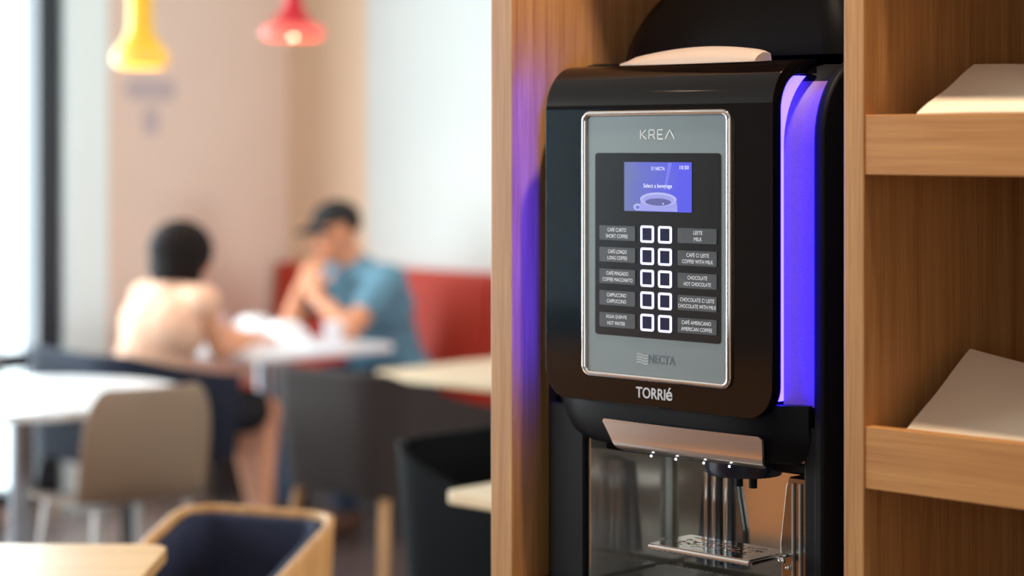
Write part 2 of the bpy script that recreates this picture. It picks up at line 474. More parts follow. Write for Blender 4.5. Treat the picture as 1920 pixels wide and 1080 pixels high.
# side cheeks running the whole height, their front edges curve back at the top
ch = [(2.298, .845)] + [(2.298, 1.40)]
for k in range(13):
    a = k/12*PI/2; ch.append((2.298 + .118*(1-math.cos(a)), 1.510 + .118*math.sin(a)))
ch += [(2.80, 1.628), (2.80, .845)]
mobj('side_cheek', prism(BM(), ch, BXL-.006, BXL+.012, axis='X'), MATTE, smooth=True, auto=35, bevel=.004)
mobj('side_cheek', prism(BM(), ch, BXR-.012, BXR+.004, axis='X'), MATTE, smooth=True, auto=35, bevel=.004)
# concave recess panels between door and cheek, lit by the violet strips
def recess(xi, xo):
    bm = BM(); rows = []
    path = [(2.0, z) for z in (1.135, 1.25, 1.4, 1.5)]
    zz = [(0, z) for z in (1.148, 1.2, 1.3, 1.4, 1.5)]
    for k in range(1, 11):
        a = k/10*PI/2*.95; zz.append((.105*(1-math.cos(a)), 1.5 + .115*math.sin(a)))
    for dy, z in zz:
        r = []
        for i in range(9):
            u = i/8
            x = xi + (xo-xi)*u; y = 2.292 + .010*math.sin(PI*min(1, u*1.15)) + .009*u
            r.append(bm.verts.new((x, y+dy, z)))
        rows.append(r)
    for A, B in zip(rows, rows[1:]):
        for i in range(8): bm.faces.new((A[i], A[i+1], B[i+1], B[i]))
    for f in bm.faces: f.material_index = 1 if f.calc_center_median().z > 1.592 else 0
    r = bmesh.ops.extrude_face_region(bm, geom=list(bm.faces))
    bmesh.ops.translate(bm, verts=[g for g in r['geom'] if isinstance(g, bmesh.types.BMVert)], vec=(0, .006, 0))
    return bm
for s in (1, -1):
    xi, xo = CX + s*.190, CX + s*.2465
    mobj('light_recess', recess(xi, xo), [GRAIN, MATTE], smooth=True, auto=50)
    # light strip: a slim diffuser standing behind the door's edge
    bm = BM(); xa = CX + s*.184; xb = CX + s*.190
    zz = [(0, z) for z in (1.155, 1.3, 1.4, 1.5)]
    for k in range(1, 12):
        a = k/11*PI/2*.66; zz.append((.105*(1-math.cos(a)), 1.5 + .113*math.sin(a)))
    rows = [[bm.verts.new((x, y+dy, z)) for x, y in ((xa, 2.268), (xb, 2.272), (xb+s*.001, 2.291), (xa, 2.293))] for dy, z in zz]
    for A, B in zip(rows, rows[1:]):
        for i in range(4): bm.faces.new((A[i], A[(i+1) % 4], B[(i+1) % 4], B[i]))
    bm.faces.new(rows[0]); bm.faces.new(rows[-1][::-1])
    mobj('light_strip', bm, LED, smooth=True, auto=40)
# chin below the door
bm = BM()
rows = []
for z, y, hw in ((1.150, 2.262, .230), (1.128, 2.262, .227), (1.105, 2.263, .220), (1.085, 2.267, .210), (1.073, 2.274, .202), (1.067, 2.290, .196)):
    r_ = [bm.verts.new((CX-hw, 2.34, z))]
    for i in range(17):
        u = -1 + i/8; r_.append(bm.verts.new((CX+u*(hw if u < 0 else .2285), y + .034*u**6, z)))
    r_.append(bm.verts.new((CX+.2285, 2.34, z)))
    rows.append(r_)
for A, B in zip(rows, rows[1:]):
    n = len(A)
    for i in range(n): bm.faces.new((A[i], A[(i+1) % n], B[(i+1) % n], B[i]))
bm.faces.new(rows[0]); bm.faces.new(rows[-1][::-1])
mobj('chin', bm, SATIN, smooth=True, auto=35)
# wrap plate in polished champagne metal on the chin
bm = BM(); rows = []
for k in range(13):
    v = k/12; z = 1.1075 - .046*v
    y = 2.2590 + .0030*math.sin(PI*v*.5)*2 + (.012*max(0, v-.75)/.25*max(0, v-.75)/.25)
    xl = -1.992 + .024*v + (.006 if k in (0, 12) else 0); xr = -1.703 - .004*v - (.006 if k in (0, 12) else 0)
    rows.append([bm.verts.new((xl + (xr-xl)*i/12, y - .0035*math.sin(PI*i/12), z)) for i in range(13)])
for A, B in zip(rows, rows[1:]):
    for i in range(12): bm.faces.new((A[i], A[i+1], B[i+1], B[i]))
r = bmesh.ops.extrude_face_region(bm, geom=list(bm.faces))
bmesh.ops.translate(bm, verts=[g for g in r['geom'] if isinstance(g, bmesh.types.BMVert)], vec=(0, .004, 0))
tag(mobj('grip_plate', bm, mat('polished_champagne_metal', (236, 222, 212), .2, .9), smooth=True, auto=40), 'polished rose-tinted metal plate')
for x in (-1.905, -1.86, -1.81, -1.765):
    mobj('dispense_lamp', ball(BM(), (x, 2.2685, 1.0605), .0017, 6), mat('cool_led', (240, 245, 255), .3, emit=(225, 235, 255), estr=6), smooth=True)
l = bpy.data.lights.new('bay_light', 'AREA'); l.shape = 'RECTANGLE'; l.size = .2; l.size_y = .04; l.energy = 5.0; l.color = (.92, .95, 1)
lo = bpy.data.objects.new('bay_light', l); COL.objects.link(lo); lo.location = (-1.85, 2.40, 1.068)
# spout cover under the chin
mobj('spout_cover', lathe(BM(), [(.03, 1.038), (.052, 1.041), (.056, 1.05), (.056, 1.072)], -1.79, 2.335), mat('blue_black_plastic', (26, 30, 44), .25), smooth=True, auto=40)
bm = BM()
for x in (-1.80, -1.775): tube(bm, [(x, 2.335, 1.04), (x, 2.335, 1.022)], .006, 12)
mobj('spout_nozzle', bm, MATTE, smooth=True, auto=40)
# bay: pillars, mirror-steel lining, tray
mobj('pillar', box(BM(), -2.121, -2.045, 2.285, 2.50, .850, 1.12), SATIN, bevel=.006)
mobj('pillar', box(BM(), -1.662, -1.640, 2.299, 2.50, .850, 1.12), SATIN, bevel=.003)
mobj('bay_lining', box(BM(), -2.045, -2.041, 2.292, 2.474, .856, 1.09), STEEL)
mobj('bay_lining', box(BM(), -2.045, -1.662, 2.474, 2.48, .856, 1.09), STEELB)
mobj('bay_lining', box(BM(), -1.666, -1.662, 2.346, 2.474, .856, 1.09), STEEL)
mobj('bay_ceiling', box(BM(), -2.045, -1.662, 2.30, 2.48, 1.072, 1.078), STEELD)
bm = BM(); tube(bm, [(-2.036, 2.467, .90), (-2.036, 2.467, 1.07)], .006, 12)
mobj('corner_rod', bm, mat('rod_highlight_white', (244, 248, 240), .25), smooth=True)  # bright highlight along the bay corner, put into the rod's white colour
mobj('base', box(BM(), BXL-.004, BXR+.002, 2.20, 2.79, .840, .856), SATIN, bevel=.004)
mobj('rear_housing', box(BM(), -2.115, -1.646, 2.484, 2.79, .862, 1.06), SATIN)
mobj('tray_rim', prism(BM(), rr(-2.10, -1.665, 2.175, 2.472, .02), .840, .857, axis='Z'), mat('tray_black_plastic', (14, 14, 16), .3), bevel=.003)
bm = BM()
x = -2.03
while x < -1.69:
    box(bm, x, x+.0045, 2.195, 2.455, .857, .8625); x += .0095
for y in (2.195, 2.32, 2.448): box(bm, -2.03, -1.689, y, y+.005, .857, .8615)
mobj('drip_grille', bm, STEELD)
# flared steel plate with chrome rods at the back of the bay
gp = mobj('bay_plate', prism(BM(), [(-1.982, .87), (-1.890, .87), (-1.893, .93), (-1.903, .98), (-1.907, 1.014), (-1.968, 1.010), (-1.974, .95)], 2.466, 2.472), mat('smoked_steel', (120, 122, 128), .15, .8), bevel=.001)
for x in (-1.955, -1.940, -1.918):
    mobj('bay_plate_rod', tube(BM(), [(x, 2.456, .872), (x, 2.456, 1.010)], .0038, 12), CHROME, parent=gp, smooth=True, auto=40)
# cup shelf with cut-outs, on its bracket
bm = BM()
X0, X1, Y0_, Y1_ = -1.877, -1.702, 2.232, 2.322; Z0_, Z1_ = .9425, .9455
nx, ny = 44, 22; rnd = random.Random(11)
g = {(i, j): bm.verts.new((X0 + (X1-X0)*i/nx, Y0_ + (Y1_-Y0_)*j/ny, Z1_)) for i in range(nx+1) for j in range(ny+1)}
for i in range(nx):
    for j in range(ny):
        inside = 5 <= i < nx-5 and 5 <= j < ny-3
        hole = inside and ((i % 5 < 3 and (j // 2 + i // 5) % 2 == 0 and j % 2 == 0) or (i % 5 == 4 and j % 4 < 2) or (rnd.random() < .12))
        if not hole: bm.faces.new((g[i, j], g[i+1, j], g[i+1, j+1], g[i, j+1]))
for v in [v for v in bm.verts if not v.link_faces]: bm.verts.remove(v)
r = bmesh.ops.extrude_face_region(bm, geom=list(bm.faces))
bmesh.ops.translate(bm, verts=[q for q in r['geom'] if isinstance(q, bmesh.types.BMVert)], vec=(0, 0, -.003))
cs = mobj('cup_shelf', bm, CHROME)
bm = BM(); tube(bm, [(X0, Y0_, .941), (X1, Y0_, .941)], .0042, 12); tube(bm, [(X1, Y0_, .941), (X1, 2.325, .941)], .0035, 12); tube(bm, [(X0, Y0_, .941), (X0, 2.325, .941)], .0025, 12)
mobj('rolled_edge', bm, CHROME, parent=cs, smooth=True, auto=50)
bm = BM(); ball(bm, (X1+.003, 2.30, .936), .006, 8); ball(bm, (X1+.004, 2.312, .924), .004, 8)
mobj('hinge_pin', bm, CHROME, parent=cs, smooth=True)
bm = BM()
prism(bm, [(-1.712, .87), (-1.668, .87), (-1.668, 1.048), (-1.700, 1.048), (-1.706, 1.035), (-1.716, .955)], 2.318, 2.345)
tag(mobj('shelf_bracket', bm, mat('bracket_steel', (128, 116, 104), .2, 1.0), bevel=.002), 'upright steel bracket at the right of the bay')
bm = BM()
for x in (-1.694, -1.682): box(bm, x, x+.003, 2.3145, 2.318, .885, 1.04)
mobj('bracket_rib', bm, STEELD)
# hopper dome and handle plate on top
bm = BM(); rows = []
hx0, hx1, hy0, hy1 = -2.098, -1.660, 2.405, 2.79
for k in range(12):
    a = k/11*PI/2
    z = 1.630 + .14*math.sin(a); s = .14*(1-math.cos(a))**.75
    rows.append([bm.verts.new((x, y, z)) for x, y in rr(hx0+s, hx1-s*.6, hy0+s*.45, hy1-s*.2, .05)])
for A, B in zip(rows, rows[1:]):
    n = len(A)
    for i in range(n): bm.faces.new((A[i], A[(i+1) % n], B[(i+1) % n], B[i]))
bm.faces.new(rows[-1]); bm.faces.new(rows[0][::-1])
tag(mobj('bean_hopper', bm, mat('smoked_black_plastic', (5, 3, 3), .45, spec=.12), smooth=True, auto=50), 'smoked black bean hopper dome')
bm = BM()
rows = []
for k in range(29):
    u = k/28; x = -2.022 + .250*u
    h = .0085 + .052*u - .046*u*u
    if k == 0: h = .003
    if k == 1: h *= .8
    if k == 28: h -= .003
    zb = 1.6215
    rows.append([bm.verts.new(p) for p in ((x, 2.336, zb-.004), (x, 2.336, zb+.001), (x, 2.342, zb+h*.55), (x, 2.352, zb+h*.93), (x, 2.360, zb+h), (x, 2.372, zb+h*.9), (x, 2.376, zb-.004))])
for A, B in zip(rows, rows[1:]):
    for i in range(7): bm.faces.new((A[i], A[(i+1) % 7], B[(i+1) % 7], B[i]))
bm.faces.new(rows[0]); bm.faces.new(rows[-1][::-1])
tag(mobj('lid_handle', bm, BRUSHED, smooth=True, auto=40), 'curved satin metal handle plate on the lid')

# ---- control panel, laid out from the photograph on the door plane
YP = YD - .002
def R(px0, py0, px1, py1, Y=YP):
    """box on the door between two photograph corners"""
    a = at(px0, py0, Y); c = at(px1, py1, Y); return a[0], c[0], c[2], a[2]
PX0, PX1 = at(1096, 500, YP)[0], at(1367, 500, YP)[0]
PZ1 = (at(1110, 214, YP)[2] + at(1355, 209, YP)[2])/2
PZ0 = (at(1110, 700, YP)[2] + at(1350, 723, YP)[2])/2
bm = BM()
pl = rr(PX0, PX1, PZ0, PZ1, .011, 8)
tube(bm, [(a, YD-.002, b) for a, b in pl], .0044, 14, closed=True)
mobj('bezel', bm, CHROME, smooth=True)
mobj('silver_panel', prism(BM(), rr(PX0, PX1, PZ0, PZ1, .011, 8), YD-.002, YD+.001), SILVER)
bx0 = (at(1119, 290, YP)[0] + at(1115, 620, YP)[0])/2; bx1 = (at(1353, 290, YP)[0] + at(1350, 640, YP)[0])/2
bz1 = (at(1130, 288, YP)[2] + at(1345, 286, YP)[2])/2; bz0 = (at(1130, 628, YP)[2] + at(1340, 643, YP)[2])/2
touch = mobj('touch_panel', prism(BM(), rr(bx0, bx1, bz0, bz1, .005, 6), YD-.0032, YD-.001), SCRBLK)
YT = YD - .0034
# screen
def scr_mat():
    m = bpy.data.materials.new('screen_picture'); m.use_nodes = True; nt = m.node_tree; b = nt.nodes['Principled BSDF']
    tc = nt.nodes.new('ShaderNodeTexCoord'); sp = nt.nodes.new('ShaderNodeSeparateXYZ')
    nt.links.new(tc.outputs['Generated'], sp.inputs[0])
    rp = nt.nodes.new('ShaderNodeValToRGB')
    e = rp.color_ramp.elements; e[0].color = lin((112, 124, 178)); e[1].color = lin((92, 92, 236)); e[0].position = .02; e[1].position = .85
    nz = nt.nodes.new('ShaderNodeTexNoise'); nz.inputs['Scale'].default_value = 2.2; nt.links.new(tc.outputs['Generated'], nz.inputs['Vector'])
    ma = nt.nodes.new('ShaderNodeMath'); ma.operation = 'MULTIPLY_ADD'; ma.inputs[1].default_value = .5; 
    ms = nt.nodes.new('ShaderNodeMath'); ms.operation = 'SUBTRACT'; ms.inputs[1].default_value = .22
    nt.links.new(nz.outputs['Fac'], ma.inputs[0]); nt.links.new(sp.outputs['X'], ma.inputs[2]); nt.links.new(ma.outputs[0], ms.inputs[0]); nt.links.new(ms.outputs[0], rp.inputs[0])
    b.inputs['Base Color'].default_value = (.01, .01, .02, 1); b.inputs['Roughness'].default_value = .2
    nt.links.new(rp.outputs[0], b.inputs['Emission Color']); b.inputs['Emission Strength'].default_value = .78
    return m
sx0 = (at(1171, 304, YT)[0] + at(1171, 396, YT)[0])/2; sx1 = at(1297, 350, YT)[0]; sz1 = at(1234, 304, YT)[2]; sz0 = at(1234, 397, YT)[2]
screen = mobj('screen', prism(BM(), rr(sx0, sx1, sz0, sz1, .0005, 2), YT-.0008, YT+.001), scr_mat())
SW, SH = sx1-sx0, sz1-sz0
def sq(u, v): return sx0 + SW*u, sz0 + SH*v
def sm(name, c, k=.78): return mat(name, (5, 5, 10), .3, emit=c, estr=k)
YS = YT - .0009
def sflat(bm, pts, y, mi): 
    f = bm.faces.new([bm.verts.new((a, y, b)) for a, b in pts]); f.material_index = mi
def ell(u, v, a, b, n=32, t0=0, t1=2*PI): return [sq(u + a*math.cos(t0 + (t1-t0)*k/n), v + b*math.sin(t0 + (t1-t0)*k/n)) for k in range(n+1 if t1-t0 < 6.2 else n)]
bm = BM()
mm = [sm('cup_white', (182, 184, 240)), sm('cup_shade', (156, 158, 232)), sm('cup_coffee', (92, 92, 160)), sm('cup_glint', (236, 238, 255)), sm('steam_tint', (118, 116, 238)), sm('screen_back_tint', (108, 112, 206))]
sflat(bm, [sq(.60, .45), sq(.66, .99), sq(.72, .99), sq(.63, .45)], YS, 4)
sflat(bm, ell(.205, .085, .062, .07), YS, 0); sflat(bm, ell(.205, .08, .032, .038), YS-.00005, 5)
sflat(bm, [sq(.235, .01)] + [sq(.25+.0*k, .01) for k in ()] + [sq(.80, .01), sq(.79, .2), sq(.25, .2)], YS-.0001, 1)
sflat(bm, ell(.515, .25, .272, .14), YS-.00015, 0)
sflat(bm, ell(.515, .235, .235, .11), YS-.0002, 1)
sflat(bm, ell(.515, .195, .19, .075), YS-.00025, 2)
sflat(bm, ell(.59, .165, .014, .012, 10), YS-.0003, 3)
mobj('cup_picture', bm, mm, parent=screen, recalc=False)
def lettering(name, items, m, parent, Y, ext=0.0, bold=0.0):
    bm = BM()
    for s, x0, x1, z0, z1 in items: text_bm(bm, s, x0, x1, z0, z1, Y, ext, bold)
    return mobj(name, bm, m, parent=parent, recalc=False)
SCRTXT = sm('screen_white_text', (240, 240, 255), 1.0)
def rpx(s, px0, py0, px1, py1, Y=YT):
    a = at(px0, (py0+py1)/2, Y); c = at(px1, (py0+py1)/2, Y); m0 = at((px0+px1)/2, py0, Y); m1 = at((px0+px1)/2, py1, Y)
    return (s, a[0], c[0], m1[2], m0[2])
lettering('screen_maker_name', [rpx('NECTA', 1230, 313, 1247.5, 319.3)], SCRTXT, screen, YS-.0004, bold=.0)
lettering('screen_clock', [rpx('10:50', 1275.5, 310.5, 1292.5, 317.5)], SCRTXT, screen, YS-.0004, bold=.0)
lettering('screen_prompt', [rpx('Select a beverage', 1207.5, 344.5, 1261, 354.5)], SCRTXT, screen, YS-.0004, bold=.0)
bm = BM()
for k in range(4):
    s_, x0, x1, z0, z1 = rpx('', 1221.5, 312.5+k*1.9, 1228, 313.7+k*1.9); sflat(bm, [(x0, z0), (x1, z0+.0002), (x1, z1+.0002), (x0, z1)], YS-.0004, 0)
mobj('screen_emblem', bm, sm('screen_soft_text', (176, 180, 240)), parent=screen, recalc=False)
# buttons: two columns of five, glowing square rings
RING = mat('button_ring_white', (200, 205, 255), .4, emit=(206, 204, 250), estr=1.05)
BTN = mat('button_dark_glass', (14, 18, 36), .2, emit=(20, 24, 60), estr=.5)
c0 = [(1215, 439.5), (1214.5, 480.5), (1214, 522), (1213.3, 563), (1212.6, 605)]
c1 = [(1248, 440), (1247.7, 482), (1247.3, 523.5), (1247, 565), (1246, 607)]
zs0 = [at(x, y, YT)[2] for x, y in c0]; zs1 = [at(x, y, YT)[2] for x, y in c1]
zs = [(a+b_)/2 for a, b_ in zip(zs0, zs1)]; bcx = [sum(at(x, y, YT)[0] for x, y in c)/5 for c in (c0, c1)]
first = None; HB = .0121
for ci in range(2):
    for k in range(5):
        if first is None:
            bm = BM(); O = rr(-HB, HB, -HB, HB, .0034, 5); I = rr(-HB+.0034, HB-.0034, -HB+.0034, HB-.0034, .0008, 5)
            n = len(O); yo, yi = -.0012, .001
            A = [bm.verts.new((a, yo, b)) for a, b in O]; B = [bm.verts.new((a, yo, b)) for a, b in I]
            C = [bm.verts.new((a, yi, b)) for a, b in O]; D = [bm.verts.new((a, yi, b)) for a, b in I]
            for i in range(n):
                j = (i+1) % n
                bm.faces.new((A[i], A[j], B[j], B[i])); bm.faces.new((A[i], C[i], C[j], A[j])); bm.faces.new((B[i], B[j], D[j], D[i]))
            first = obj('button', bm, RING, M)
            fi = obj('button_face', prism(BM(), rr(-HB+.0035, HB-.0035, -HB+.0035, HB-.0035, .0008, 3), -.0006, .001), BTN, first)
            o = first
        else:
            o = copy_tree(first, M)
        o.location = (bcx[ci]-CX, YT-2.4, zs[k]-.84)
# drink plates
PLATE = mat('grey_film_label', (84, 88, 92), .3, .35, noise=.25, nscale=25)
L = [('CAFÉ CURTO', 'SHORT COFFEE', 1140, 1175, 1137, 1178), ('CAFÉ LONGO', 'LONG COFFEE', 1141, 1176, 1140, 1177), ('CAFÉ PINGADO', 'COFFEE MACCHIATO', 1138, 1179, 1131, 1187), ('CAPPUCCINO', 'CAPPUCCINO', 1139, 1175, 1139, 1175), ('ÁGUA QUENTE', 'HOT WATER', 1137, 1176, 1140, 1173)]
Rr = [('LEITE', 'MILK', 1301, 1318, 1302, 1317), ('CAFÉ C/ LEITE', 'COFFEE WITH MILK', 1288, 1330, 1280, 1338), ('CHOCOLATE', 'HOT CHOCOLATE', 1290, 1327, 1283, 1334), ('CHOCOLATE C/ LEITE', 'CHOCOLATE WITH MILK', 1276, 1340, 1272.5, 1344), ('CAFÉ AMERICANO', 'AMERICAN COFFEE', 1279, 1334, 1278, 1336)]
lp = [(1125, 423.5, 1192.5, 451.5), (1124.5, 464.5, 1192, 492), (1124, 504, 1191.5, 533), (1125, 544.5, 1191, 573.5), (1124.5, 584.5, 1190.5, 614.5)]
rp_ = [(1271.5, 428, 1345, 456), (1271, 469.5, 1345, 498.5), (1271, 510.5, 1344.5, 541.5), (1271, 553, 1344, 584), (1272, 594.5, 1343, 626)]
for boxes, words in ((lp, L), (rp_, Rr)):
    xa = sum(at(q[0], 500, YT)[0] for q in boxes)/5; xb = sum(at(q[2], 500, YT)[0] for q in boxes)/5
    for k, (q, w) in enumerate(zip(boxes, words)):
        hh = .0104
        zc = zs[k]
        p = mobj('drink_label', prism(BM(), rr(xa, xb, zc-hh, zc+hh, .0015, 3), YT-.0009, YT+.001), PLATE)
        it = []
        for s, a0, a1, zz0, zz1 in ((w[0], w[2], w[3], zc+.0018, zc+.0070), (w[1], w[4], w[5], zc-.0070, zc-.0018)):
            if any(ch_ in s for ch_ in 'ÉÁ'): zz1 += .0014
            it.append((s, at(a0, 500, YT)[0], at(a1, 500, YT)[0], zz0, zz1))
        lettering('drink_name', it, WHITEINK, p, YT-.00115, bold=.0)
# KREA, NECTA, TORRIÉ
def krea(parent):
    bm = BM(); y = YD-.0024
    x0, x1 = at(1200.5, 252, YP)[0], at(1265.5, 252, YP)[0]; z0, z1 = at(1233, 260.5, YP)[2], at(1233, 243.5, YP)[2]
    W = x1-x0; h = z1-z0; t = .0018
    def st(a, b):
        a = Vector((x0+a[0]*W, y, z0+a[1]*h)); b_ = Vector((x0+b[0]*W, y, z0+b[1]*h)); d = (b_-a).normalized(); n = Vector((-d.z, 0, d.x))*t/2
        bm.faces.new([bm.verts.new(p) for p in (a-n, b_-n, b_+n, a+n)])
    for a, b in [((.01, 0), (.01, 1)), ((.04, .5), (.17, 1)), ((.04, .5), (.18, 0)),
                 ((.26, 0), (.26, 1)), ((.26, 1), (.38, 1)), ((.38, 1), (.42, .85)), ((.42, .85), (.42, .6)), ((.42, .6), (.38, .45)), ((.38, .45), (.26, .45)), ((.36, .45), (.43, 0)),
                 ((.51, 0), (.51, 1)), ((.51, 1), (.66, 1)), ((.51, .5), (.64, .5)), ((.51, 0), (.66, 0)),
                 ((.73, 0), (.86, 1)), ((.86, 1), (.99, 0))]: st(a, b)
    return mobj('krea_lettering', bm, PALEINK, parent=parent, recalc=False)
sp_ = [c for c in M.children if c.name.startswith('silver_panel')][0]
k_ = krea(sp_); k_.name = 'model_lettering'
lettering('maker_lettering', [rpx('NECTA', 1216, 666.5, 1266, 683, YP)], GREYINK, sp_, YD-.0024, bold=.012)
bm = BM(); y = YD-.0024
for k in range(4):
    a = at(1194, 662+k*5, YP); c = at(1216, 665+k*5, YP)
    pts = []
    for i in range(7):
        u = i/6; pts.append((a[0]+(c[0]-a[0])*u, a[2]-.0006+.0012*math.sin(PI*2*u)))
    lo = [(p[0], p[1]-.0024) for p in pts][::-1]
    sflat(bm, pts+lo, y, 0)
mobj('maker_emblem', bm, mat('emblem_silver', (176, 182, 184), .4), parent=sp_, recalc=False)
lettering('brand_lettering', [rpx('TORRI', 1194, 727, 1249, 748, YD), rpx('é', 1250, 727, 1262, 751.5, YD)], mat('silver_letter', (206, 204, 206), .35, .4), M, YD+.0003, ext=.0022, bold=.018)

# ================================================================== BENCH
RED = mat('red_upholstery', (178, 48, 26), .6, noise=.12, nscale=4, bump=.1)
bench = empty('banquette_bench', (-5.0, 5.75, 0), label='long red upholstered wall bench behind the tables', cat='bench')
BX0, BX1 = -7.24, -3.2
def pillow_box(x0, x1, y0, y1, z0, z1):
    return box(BM(), x0, x1, y0, y1, z0, z1)
o = obj('plinth', box(BM(), BX0+.02, BX1-.02, 5.62, 6.06, 0, .28), mat('dark_plinth', (48, 32, 30), .6), bench, world=True)
for k in range(3):
    w = (BX1-BX0)/3; a = BX0 + k*w
    obj('seat_cushion', pillow_box(a+.003, a+w-.003, 5.50, 6.08, .28, .46), RED, bench, world=True, bevel=.03, seg=4)
    bm = BM(); prism(bm, [(5.95, .44), (6.085, .44), (6.085, .985), (6.0, .985)], a+.003, a+w-.003, axis='X')
    obj('back_cushion', bm, RED, bench, world=True, bevel=.022, seg=4)

# ================================================================== TABLES
METAL = mat('brushed_table_metal', (150, 152, 158), .35, .8)
WHT = mat('white_laminate', (240, 242, 246), .3)
def table(loc, sx, sy, h, topm, label, rz=0, r=.03, pm=METAL, group=None, rnd=False, base=.24):
    t = empty('cafe_table', loc, rz, label, 'table', group)
    if rnd: bm = lathe(BM(), [(sx/2-.006, h-.026), (sx/2, h-.02), (sx/2, h-.004), (sx/2-.004, h)], n=64)
    else: bm = prism(BM(), rr(-sx/2, sx/2, -sy/2, sy/2, r), h-.026, h, axis='Z')
    obj('table_top', bm, topm, t, smooth=rnd, auto=40, bevel=0 if rnd else .003)
    obj('column', lathe(BM(), [(.05, .025), (.036, .04), (.036, h-.05), (.06, h-.04), (.12, h-.026)], n=24), pm, t, smooth=True, auto=40)
    obj('foot_plate', lathe(BM(), [(base, 0), (base, .008), (base-.02, .014), (.05, .028)], n=40), pm, t, smooth=True, auto=40)
    return t
T1 = (-6.15, 5.05, 0)
table(T1, .70, .70, .75, WHT, 'white square cafe table between the woman and the man, cluttered with papers and cups')
p = gl(-1.50, 6.36)
table((p.x, p.y, 0), 1.0, 1.0, .745, WHT, 'round white cafe table at the left edge, in front of the seated woman', rnd=True, base=.27)
table((-4.80, 5.05, 0), .72, .70, .75, OAKL, 'light wood cafe table before the red bench, right of the seated man')
table((-2.90, 3.515, 0), .70, .70, .75, OAKL, 'light wood cafe table whose corner shows beside the oak shelf panel')
p = gl(-1.12, 3.53)
table((p.x, p.y, 0), .95, .80, .75, OAKT, 'warm oak cafe table at the bottom left, nearest to the camera', rz=YAW, r=.05)

# oak sideboard added out of view for its orange reflection in the steel lining
sb = empty('sideboard', (-4.0, -.3, 0), 0, 'long oak sideboard added out of view for its orange reflection in the steel bay', 'sideboard')
obj('cabinet_body', box(BM(), -5.2, -2.6, -.55, .0, .08, .86), wood('sideboard_oak', (196, 118, 54), (222, 150, 80), 'X', .7), sb, world=True, bevel=.004)
obj('plinth', box(BM(), -5.15, -2.65, -.5, -.05, 0, .08), MATTE, sb, world=True)
# ================================================================== CHAIRS
def ushape(w, d, r, n=8):
    """open U path (x,y): from left arm tip round the back (y = 0) to right arm tip; the chair faces +y"""
    P = [(-w/2, d)]
    m = 6
    for k in range(1, m): P.append((-w/2, d + (r-d)*k/m))
    for k in range(n+1):
        a = PI + PI/2*k/n; P.append((-w/2+r + r*math.cos(a), r + r*math.sin(a)))
    for k in range(1, 5): P.append((-w/2+r + (w-2*r)*k/5, 0))
    for k in range(n+1):
        a = -PI/2 + PI/2*k/n; P.append((w/2-r + r*math.cos(a), r + r*math.sin(a)))
    for k in range(1, m+1): P.append((w/2, r + (d-r)*k/m))
    return P
def uband(P, zb, zt, th, flare=0.0, inset=0.0):
    """wall following the U with height functions of y; returns bmesh"""
    bm = BM(); rows = []
    N = len(P)
    for i, (x, y) in enumerate(P):
        a, c = P[max(i-1, 0)], P[min(i+1, N-1)]
        tx, ty = c[0]-a[0], c[1]-a[1]; L = math.hypot(tx, ty); nx, ny = -ty/L, tx/L     # inward (left of travel)
        ox, oy = x + nx*inset, y + ny*inset; ix, iy = x + nx*(inset+th), y + ny*(inset+th)
        b0, t0 = zb(x, y), zt(x, y); rr_ = []
        K = 6
        for k in range(K+1):
            v = k/K; z = b0 + (t0-b0)*v; f = flare*(1-v)
            rr_.append((ox+nx*f, oy+ny*f, z))
        for k in range(K, -1, -1):
            v = k/K; z = b0 + (t0-b0)*v; f = flare*(1-v)
            rr_.append((ix+nx*f, iy+ny*f, z))
        rows.append([bm.verts.new(p) for p in rr_])
    n = len(rows[0])
    for A, B in zip(rows, rows[1:]):
        for k in range(n): bm.faces.new((A[k], A[(k+1) % n], B[(k+1) % n], B[k]))
    bm.faces.new(rows[0]); bm.faces.new(rows[-1][::-1])
    return bm
def armchair(loc, rz, label, shell_m, pad_m, leg_m, w=.56, d=.46, hb=.74, ha=.66, zb=.40, r=.16, th=.022, pad=True, group=None, seat_h=.46, flare=.03, name='armchair', slope=1.3):
    t = empty(name, loc, rz, label, 'chair', group)
    zt = lambda x, y: ha + (hb-ha)*max(0, 1 - max(0, y-.05)/(d-.05))**slope
    P = ushape(w, d, r)
    obj('shell', uband(P, lambda x, y: zb, zt, th, flare), shell_m, t, smooth=True, bevel=.005, auto=50)
    if pad: obj('back_pad', uband(P[1:-1], lambda x, y: seat_h-.01, lambda x, y: zt(x, y)-.014, .03, flare*.9, inset=th), pad_m, t, smooth=True, bevel=.008, auto=50)
    s = w/2 - th - flare - .012
    obj('seat', prism(BM(), rr(-s, s, th+flare+.03, d+.03, .08), zb+.0, seat_h, axis='Z'), pad_m, t, bevel=.018, seg=3, smooth=True, auto=50)
    for sx, sy in ((-1, 0), (1, 0), (-1, 1), (1, 1)):
        a = (sx*(w/2-.10), .10 + sy*(d-.14), zb+.005); c = (sx*(w/2-.035), .03 + sy*(d-.02), 0.0)
        obj('leg', tube(BM(), [a, c], [.017, .011], 12), leg_m, t, smooth=True, auto=50)
    return t
def rzdir(dx, dy): return math.atan2(dy, dx) - PI/2       # heading that turns +y to (dx,dy)
NAVY = mat('navy_fabric', (34, 40, 66), .85, noise=.15, nscale=120)
DKBL = mat('dark_navy_fabric', (24, 34, 54), .8, noise=.15, nscale=120)
GREYF = mat('dark_taupe_fabric', (48, 38, 36), .85, noise=.12, nscale=120)
BLK = mat('black_shell_plastic', (5, 5, 6), .6, spec=.06)
BRN = mat('dark_brown_leather', (52, 36, 34), .5)
TAUPE = mat('taupe_plastic', (150, 126, 106), .55)
PALEM = mat('pale_metal_leg', (206, 204, 202), .35, .4)
DKM = mat('black_metal_leg', (24, 24, 26), .4, .5)
